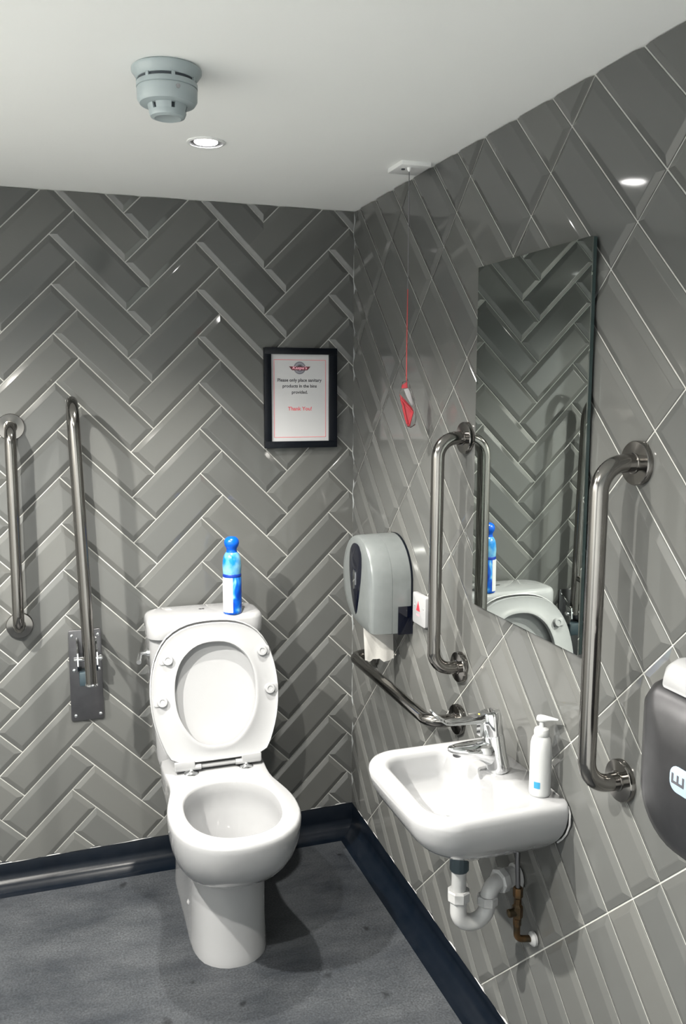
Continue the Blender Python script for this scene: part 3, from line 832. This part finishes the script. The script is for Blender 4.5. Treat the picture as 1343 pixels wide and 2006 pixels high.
# label: a curved patch on the left front
def patch(bm, cx, cy, r0, r1, a0, a1, z0, z1, n=10):
    rings = []
    for k in range(n + 1):
        a = a0 + (a1 - a0) * k / n
        rings.append([Vector((cx + r * math.cos(a), cy + r * math.sin(a), z)) for r, z in ((r0, z0), (r1, z0), (r1, z1), (r0, z1))])
    loft(bm, rings)
A0, A1 = math.radians(178), math.radians(262)
b = bmesh.new(); patch(b, AX, AY, .0288, .0295, A0, A1, AZ + .007, AZ + .116); lab = finish('label_panel', b, M['paper'], t)
for z0, z1, aa, ab in ((.098, .103, 222, 232), (.086, .0868, 205, 248), (.081, .0818, 205, 248), (.076, .0768, 205, 248), (.071, .0718, 205, 248), (.036, .0368, 205, 240), (.028, .0285, 203, 246), (.024, .0245, 203, 246), (.020, .0205, 203, 246), (.016, .0165, 203, 246)):
    b = bmesh.new(); patch(b, AX, AY, .0293, .0297, math.radians(aa), math.radians(ab), AZ + z0, AZ + z1, 6)
    finish('label_print', b, M['pale_ink'], lab)

# ------------------------------------------------------------------ toilet paper dispenser
t = thing('toilet_paper_dispenser', 'large silver grey round toilet paper dispenser with navy window on the right wall', 'paper dispenser', (-FACE, -.40, .87))
Cs, Cz, Rd = .400, 1.015, .133
def disp_outline(R, ins=0.0):
    out = []
    for k in range(0, 29):
        a = math.radians(8 + (262 - 8) * k / 28)     # from the right side over the top round to the lower left
        out.append((Cs + R * math.cos(a), Cz + R * math.sin(a)))
    out += [(Cs + .03, .876 + ins), (Cs + R - .012, .872 + ins), (Cs + R - .002, .876 + ins), (Cs + R, .95)]
    return out
b = bmesh.new(); prism(b, disp_outline(Rd + .001), RW, FACE - .002, .0125, .0); finish('back_plate', b, M['black_frame'], t)
b = bmesh.new()
rings = []
for d, R, i in ((.0110, Rd, 0), (.068, Rd - .0005, 0), (.0685, Rd - .0015, .001), (.0695, Rd - .0015, .001), (.070, Rd - .0005, 0), (.124, Rd - .002, .002), (.130, Rd - .005, .005), (.1325, Rd - .010, .010)):
    rings.append([RW(a, c, d) for a, c in disp_outline(R, i)])
# gently domed face
for d, s in ((.1345, .80), (.136, .5), (.1365, .2)):
    rings.append([RW(Cs + (a - Cs) * s, Cz + (c - Cz) * s, d) for a, c in disp_outline(Rd - .010, .010)])
loft(b, rings, True, True)
cover = finish('cover', b, M['silver'], t, 35)
b = bmesh.new()
win = sym_outline([(0, .100), (.024, .096), (.046, .076), (.0525, .045), (.050, .010), (.041, -.030), (.026, -.075), (.010, -.108), (0, -.116)], 20)
def dome(a, c): 
    k = min(1, math.hypot(a, c) / (Rd - .010))
    return .1366 - .0042 * k ** 2
rings = [[RW(Cs + a, Cz + .008 + c, dome(a, c) - .004) for a, c in win], [RW(Cs + a, Cz + .008 + c, dome(a, c) + .0016) for a, c in win], [RW(Cs + a * .93, Cz + .008 + c * .95, dome(a * .93, c * .95) + .0024) for a, c in win],
         [RW(Cs + a * .4, Cz + .008 + c * .4, dome(a * .4, c * .4) + .0026) for a, c in win]]
loft(b, rings)
window = finish('viewing_window', b, M['navy'], t, 40); window['label'] = 'navy teardrop viewing window'
b = bmesh.new()
rings = [[RW(Cs + a, Cz + c, d) for a, c in sym_outline([(0, .030), (.006, .027), (.0085, .018), (.0085, -.018), (.006, -.027), (0, -.030)], 12)] for d in (.136, .1415)]
loft(b, rings); finish('lock', b, M['chrome'], t)
b = bmesh.new(); prism(b, [(Cs + Rd - .040, .8725), (Cs + Rd + .0025, .8725), (Cs + Rd + .0025, .955), (Cs + Rd - .006, .955), (Cs + Rd - .012, .935), (Cs + Rd - .040, .895)][::-1], RW, FACE, .052, .0); finish('corner_guard', b, M['navy'], t)
b = bmesh.new()
for k in range(14):
    s0 = .405 + k * .008
    prism(b, [(s0, .873), (s0 + .004, .864), (s0 + .008, .873)], RW, .030, .034)
finish('tear_edge', b, M['rubber'], t, 0)
# the hanging tissue
b = bmesh.new()
NU, NV = 14, 10
grid = []
for j in range(NV + 1):
    row = []
    for i in range(NU + 1):
        d = .124 - .094 * i / NU
        v = j / NV
        z = .892 - (.112 + .004 * math.sin(i * .8) + .002 * math.sin(i * 4.3) + .010 * i / NU) * v
        s = .436 + .016 * v + .003 * math.sin(i * .7 + 1.5 * v) * v
        row.append(b.verts.new(RW(s, z, d)))
    grid.append(row)
for j in range(NV):
    for i in range(NU):
        b.faces.new((grid[j][i], grid[j][i + 1], grid[j + 1][i + 1], grid[j + 1][i]))
bmesh.ops.solidify(b, geom=b.faces[:], thickness=.0008)
finish('tissue_sheet', b, M['tissue'], t, 60)

# alarm reset plate
t = thing('alarm_reset_plate', 'square white alarm reset plate with red triangle beside the toilet paper dispenser', 'switch plate', (-FACE, -.60, .90))
b = bmesh.new(); prism(b, rrect(.555, .642, .9150, 1.0035, .006, 4), RW, FACE - .003, .0165, .002); pl = finish('plate', b, M['plastic'], t)
b = bmesh.new(); prism(b, [(.5815, .955), (.607, .955), (.594, .983)], RW, .016, .0172); finish('red_triangle', b, M['red'], t, 0)
for s in (.568, .629):
    b = bmesh.new(); lathe(b, [(.003, 0), (.0028, .0008), (.0, .001)], (-.0165, -s, .968), (-1, 0, 0), 12); finish('screw', b, M['plastic'], t)
text_mesh('lettering', 'RESET', M['pink_ink'], t, RW, .022, (.594, .943), .0, 0, .0170)

# ------------------------------------------------------------------ mirror
MA = -.001
mc = Vector((-.0155, -1.151, 1.4555))
mn = Vector((-math.cos(MA), -math.sin(MA), -.0035)).normalized()
ms = Vector((0, 0, 1)).cross(mn).normalized() * -1
if ms.y > 0: ms = -ms
mz = mn.cross(ms).normalized()
if mz.z < 0: mz = -mz
MIR = lambda a, c, d: mc + ms * a + mz * c + mn * d
t = thing('mirror', 'tall frameless rectangular mirror on the right wall between two vertical rails', 'mirror', mc - Vector((0, 0, .4)))
b = bmesh.new(); prism(b, rrect(-.226, .226, -.3995, .3995, .002, 2), MIR, -.005, .0026, 0); finish('backing', b, M['mirror_edge'], t, 20)
b = bmesh.new(); prism(b, rrect(-.2265, .2265, -.4, .4, .002, 2), MIR, .0025, .0050, .0); finish('glass', b, M['mirror'], t, 20)

# ------------------------------------------------------------------ basin
t = thing('wash_basin', 'small white wall-hung hand basin fixed to the tiled right wall', 'basin', (-FACE, -1.17, .6))
def bas(ins, z, rl=.085, rr=.075, wall_ins=None):
    w = 0 if wall_ins is None else wall_ins
    x0, x1, y0, y1 = -.330 + ins, -FACE, -1.362 + max(0, ins) * .9, -.978 - ins * .9
    rl = max(.02, rl - ins * .3); rr = max(.02, rr - ins * .3)
    return [Vector((a, y, z)) for a, y in rrect(x0, x1 - w, y0, y1, (rl, .012, .012, rr), 8)]
def bowl(ins, z, dz=0):
    x0, x1, y0, y1 = -.296 + ins, -.108 - ins * .35, -1.330 + ins, -1.016 - ins * .8
    r = max(.012, min(.065, .065 - ins * .6))
    return [Vector((a, y, z)) for a, y in rrect(x0, x1, y0, y1, (r, r * .8, r * .8, r), 8)]
b = bmesh.new()
rings = [bas(.150, .580), bas(.115, .589), bas(.085, .604), bas(.058, .624), bas(.036, .643), bas(.019, .662), bas(.008, .682), bas(.002, .703), bas(0, .717), bas(.0015, .725), bas(.0055, .7315), bas(.012, .7345), bas(.02, .735)]
rings += [bowl(-.006, .735), bowl(-.002, .7335), bowl(.003, .7295), bowl(.008, .720), bowl(.015, .690), bowl(.026, .668), bowl(.042, .650), bowl(.065, .640), bowl(.085, .637)]
loft(b, rings)
basin = finish('bowl', b, M['ceramic'], t, 60)
b = bmesh.new(); lathe(b, [(.021, .0), (.021, .002), (.016, .003), (.014, .0), (.0, -.001)], (-.19, -1.17, .637), seg=28); finish('plughole', b, M['chrome'], t)
b = bmesh.new()
sil = [(1.27, .7355), (1.30, .7345), (1.335, .7315), (1.352, .726), (1.359, .715), (1.359, .69), (1.350, .668), (1.335, .648), (1.318, .632)]
tube(b, [RW(s + .0012, z, .0095) for s, z in sil], .0021, 8); finish('silicone_bead', b, M['silicone'], t)

# mixer tap
TB = Vector((-.070, -1.166, .735))
t = thing('mixer_tap', 'chrome single-lever mixer tap with long lever on the hand basin', 'tap', TB)
ta = Vector((-.13, .085, 1)).normalized()      # the body leans a little out over the bowl
tux = Vector((0, -1, 0)); 
def tp(a, y, z): return TB + Vector((a, y, z))
b = bmesh.new(); lathe(b, [(.0265, 0), (.0270, .003), (.0266, .012), (.0252, .035), (.0244, .080), (.0242, .0835), (.0234, .0838)], TB, ta, 36); finish('tap_body', b, M['chrome'], t)
b = bmesh.new(); lathe(b, [(.0234, .0835), (.0241, .0850), (.0240, .126), (.0228, .1345), (.0200, .1365), (.0, .1372)], TB, ta, 36); head = finish('tap_head', b, M['chrome'], t)
# spout: loft of rounded sections running away from the wall
b = bmesh.new()
rings = []
for k, (x, zc, hw, hh) in enumerate(((.012, .036, .020, .035), (-.012, .040, .0235, .033), (-.030, .045, .0250, .027), (-.050, .0505, .0250, .0200), (-.075, .0545, .0230, .0150), (-.098, .0575, .0180, .0110), (-.114, .0600, .0110, .0070), (-.120, .0610, .0050, .0035))):
    rg = []
    for q in range(20):
        a = 2 * PI * q / 20
        y = hw * math.copysign(abs(math.cos(a)) ** .75, math.cos(a)); z = hh * math.copysign(abs(math.sin(a)) ** .8, math.sin(a))
        rg.append(tp(x, y + .006, zc + z))
    rings.append(rg)
loft(b, rings); finish('spout', b, M['chrome'], t, 50)
b = bmesh.new(); lathe(b, [(.0095, 0), (.0095, .006), (.007, .008), (.007, .004), (.0, .004)], tp(-.098, .006, .050), (0, 0, -1), 18); finish('aerator', b, M['dull_steel'], t)
# lever: flat bar with an upturned tip
HB = TB + ta * .118
b = bmesh.new()
rings = []
for x, z, hw, th in ((.004, .006, .013, .016), (-.022, .006, .0125, .011), (-.030, .005, .0115, .0085), (-.060, .0035, .0095, .0062), (-.095, .004, .0085, .0052), (-.112, .007, .0085, .0050), (-.130, .020, .0085, .0050), (-.142, .032, .0078, .0046), (-.146, .036, .005, .003)):
    rings.append([HB + Vector((x + o_, y, z + c)) for y, c, o_ in ((-hw, -th, 0), (hw, -th, 0), (hw, th * .6, 0), (hw * .8, th, 0), (-hw * .8, th, 0), (-hw, th * .6, 0))])
loft(b, rings); finish('lever', b, M['chrome'], head, 45)
b = bmesh.new(); rings = [[HB + Vector((x, y, z)) for x, y in ((-.030, -.008), (-.030, .008), (-.018, .010), (-.018, -.010))] for z in (.002, -.034)]
loft(b, rings); finish('lever_strut', b, M['chrome'], head, 30)
for dx, dy, m_ in ((-.016, -.010, 'blue_cap'), (-.006, .006, 'red'), (-.026, .002, 'yellow')):
    b = bmesh.new(); lathe(b, [(.0042, 0), (.0042, .0015), (.0, .002)], HB + Vector((dx, dy, .0145 if m_ != 'yellow' else .013)), seg=12); finish('colour_dot', b, M[m_], head)['label'] = {'blue_cap': 'blue cold mark', 'red': 'red hot mark', 'yellow': 'yellow mark'}[m_]
b = bmesh.new(); patch(b, TB.x + ta.x * .066, TB.y + ta.y * .066, .0224, .0236, math.radians(222), math.radians(240), TB.z + .060, TB.z + .072, 4); finish('blue_mark', b, M['cyan'], t)

# soap bottle
SB = Vector((-.043, -1.297, .735))
t = thing('soap_bottle', 'white pump soap bottle with small blue patch standing on the hand basin', 'soap bottle', SB)
b = bmesh.new(); lathe(b, [(.0205, 0), (.0222, .002), (.0226, .006), (.0226, .098), (.0220, .112), (.0195, .122), (.0165, .127), (.0155, .128)], SB, seg=32); bot = finish('bottle', b, M['bottle_plastic'], t)
b = bmesh.new(); lathe(b, [(.0148, .1275), (.0160, .129), (.0160, .139), (.0145, .143), (.0090, .146), (.0055, .147), (.0050, .160)], SB, seg=28); finish('collar', b, M['bottle_plastic'], t)
b = bmesh.new()
hp = SB + Vector((0, 0, .163)); hd = Vector((.66, -.75, 0)).normalized(); hs = Vector((0, 0, 1)).cross(hd)
rings = []
for l, hw, z0, z1 in ((-.0115, .003, -.002, .004), (-.0100, .0075, -.005, .0070), (-.004, .0100, -.007, .0090), (.004, .0095, -.006, .0090), (.016, .0070, -.0010, .0080), (.028, .0048, .0015, .0068), (.034, .0030, .0025, .0060)):
    rg = []
    for q in range(14):
        a = 2 * PI * q / 14
        rg.append(hp + hd * l + hs * (hw * math.cos(a)) + Vector((0, 0, (z0 + z1) / 2 + (z1 - z0) / 2 * math.sin(a))))
    rings.append(rg)
loft(b, rings); finish('pump_head', b, M['bottle_plastic'], t, 50)
b = bmesh.new(); patch(b, SB.x, SB.y, .0224, .0230, math.radians(205), math.radians(238), SB.z + .020, SB.z + .034, 6); finish('blue_patch', b, M['cyan'], bot)
for z0, z1, a0, a1 in ((.094, .101, 196, 214), (.083, .086, 196, 212)):
    b = bmesh.new(); patch(b, SB.x, SB.y, .0223, .0228, math.radians(a0), math.radians(a1), SB.z + z0, SB.z + z1, 4)
    finish('label_print', b, M['pale_ink'], bot)

# waste trap under the basin
t = thing('waste_trap', 'white plastic waste trap with dark nut hanging under the hand basin', 'waste pipe', (-.165, -1.178, .58))
TXp, TYp = -.168, -1.182
b = bmesh.new(); lathe(b, [(.0235, 0), (.0235, -.006), (.0215, -.008), (.0215, -.040), (.0195, -.043)], (TXp, TYp, .566), seg=14); finish('dark_nut', b, M['rubber'], t, 20)
b = bmesh.new(); tube(b, [(TXp, TYp, .530), (TXp, TYp, .470)], .0165, 20); finish('tailpipe', b, M['pvc'], t)
def nut(c, ax, r, l):
    b = bmesh.new()
    seg = 8
    lathe(b, [(r * .88, 0), (r, .003), (r, l - .003), (r * .88, l)], c, ax, seg)
    return finish('compression_nut', b, M['pvc'], t, 20)
nut((TXp, TYp, .452), (0, 0, 1), .0255, .026)
b = bmesh.new(); tube(b, fillet([(TXp, TYp, .475), (TXp, TYp, .393), (TXp + .072, TYp, .393), (TXp + .072, TYp, .440)], .034, 10), .0185, 20); finish('trap_bend', b, M['pvc'], t)
nut((TXp + .072, TYp, .428), (0, 0, 1), .0240, .022)
b = bmesh.new(); tube(b, fillet([(TXp + .074, TYp, .438), (TXp + .074, TYp, .472), (-.012, TYp + .026, .470)], .030, 8), .0185, 20); finish('outlet_pipe', b, M['pvc'], t)
nut((-.066, TYp + .010, .471), (1, .26, 0), .0275, .022)
b = bmesh.new(); lathe(b, [(.0225, 0), (.0225, .020), (.029, .022), (.029, .030)], (-.040, TYp + .019, .470), (1, 0, 0), 24); finish('wall_collar', b, M['pvc'], t)

# supply pipework
t = thing('supply_pipework', 'tarnished brass supply valves and pipes on the wall behind the waste trap', 'pipes', (-.03, -1.23, .36))
b = bmesh.new(); tube(b, [(-.050, -1.229, .590), (-.052, -1.232, .55), (-.050, -1.235, .485)], .0055, 12); finish('flexible_tail', b, M['dull_steel'], t)
b = bmesh.new(); lathe(b, [(.010, 0), (.011, -.004), (.011, -.022), (.008, -.026), (.008, -.040), (.012, -.044), (.012, -.070), (.009, -.074), (.009, -.090)], (-.050, -1.235, .490), seg=6); finish('isolating_valve', b, M['brass'], t, 20)
b = bmesh.new(); lathe(b, [(.009, 0), (.009, .022), (.006, .024)], (-.050, -1.235, .432), (-1, 0, 0), 12); finish('valve_screw', b, M['brass'], t)
b = bmesh.new(); tube(b, fillet([(-.050, -1.235, .402), (-.050, -1.235, .368), (-.008, -1.240, .362)], .014, 5), .0075, 12); finish('copper_elbow', b, M['brass'], t)
b = bmesh.new(); lathe(b, [(.016, 0), (.016, .006), (.010, .012)], (-FACE, -1.240, .362), (-1, 0, 0), 18); finish('wall_rosette', b, M['pvc'], t)
b = bmesh.new(); tube(b, fillet([(-.040, -1.126, .586), (-.040, -1.126, .556), (-.008, -1.126, .556)], .010, 4), .0085, 10); finish('cold_pipe', b, M['brass'], t)

# hand towel dispenser at the right edge
t = thing('hand_towel_dispenser', 'brushed steel hand towel dispenser with white top at the right edge of the photo', 'towel dispenser', (-FACE, -1.85, .862))
def towel(ins, d): return [RW(a, c, d) for a, c in rrect(1.690 + ins, 2.010 - ins, .862 + ins, 1.128 - ins, (.10 - ins * .8, .10 - ins * .8, max(.01, .03 - ins * .3), max(.01, .03 - ins * .3)), 8)]
b = bmesh.new()
loft(b, [towel(.004, FACE - .002), towel(0, .012), towel(0, .070), towel(.006, .098), towel(.018, .118), towel(.040, .129), towel(.08, .134)])
body = finish('body', b, M['dull_steel'], t, 50)
b = bmesh.new()
loft(b, [[RW(a, c, d) for a, c in rrect(1.722 + i, 1.978 - i, 1.120, 1.165 - i, (.005, .005, .025, .025), 6)] for d, i in ((FACE - .002, 0), (.080, 0), (.098, .005), (.108, .014))])
finish('white_top', b, M['plastic'], t, 50)
b = bmesh.new(); prism(b, rrect(1.795, 1.888, .985, 1.025, .016, 5), RW, .125, .1352, .0006); stick = finish('sticker', b, M['sticker'], t, 20)
LT = lambda a, c, d: RW(1.772 + c, .993 + a, d)
text_mesh('lettering', 'E', M['black_ink'], stick, lambda a, c, d: RW(1.813 - c, 1.005 + a, d), .016, (0, 0), .01, 0, .1356)

print('tiles', n_back, n_right)
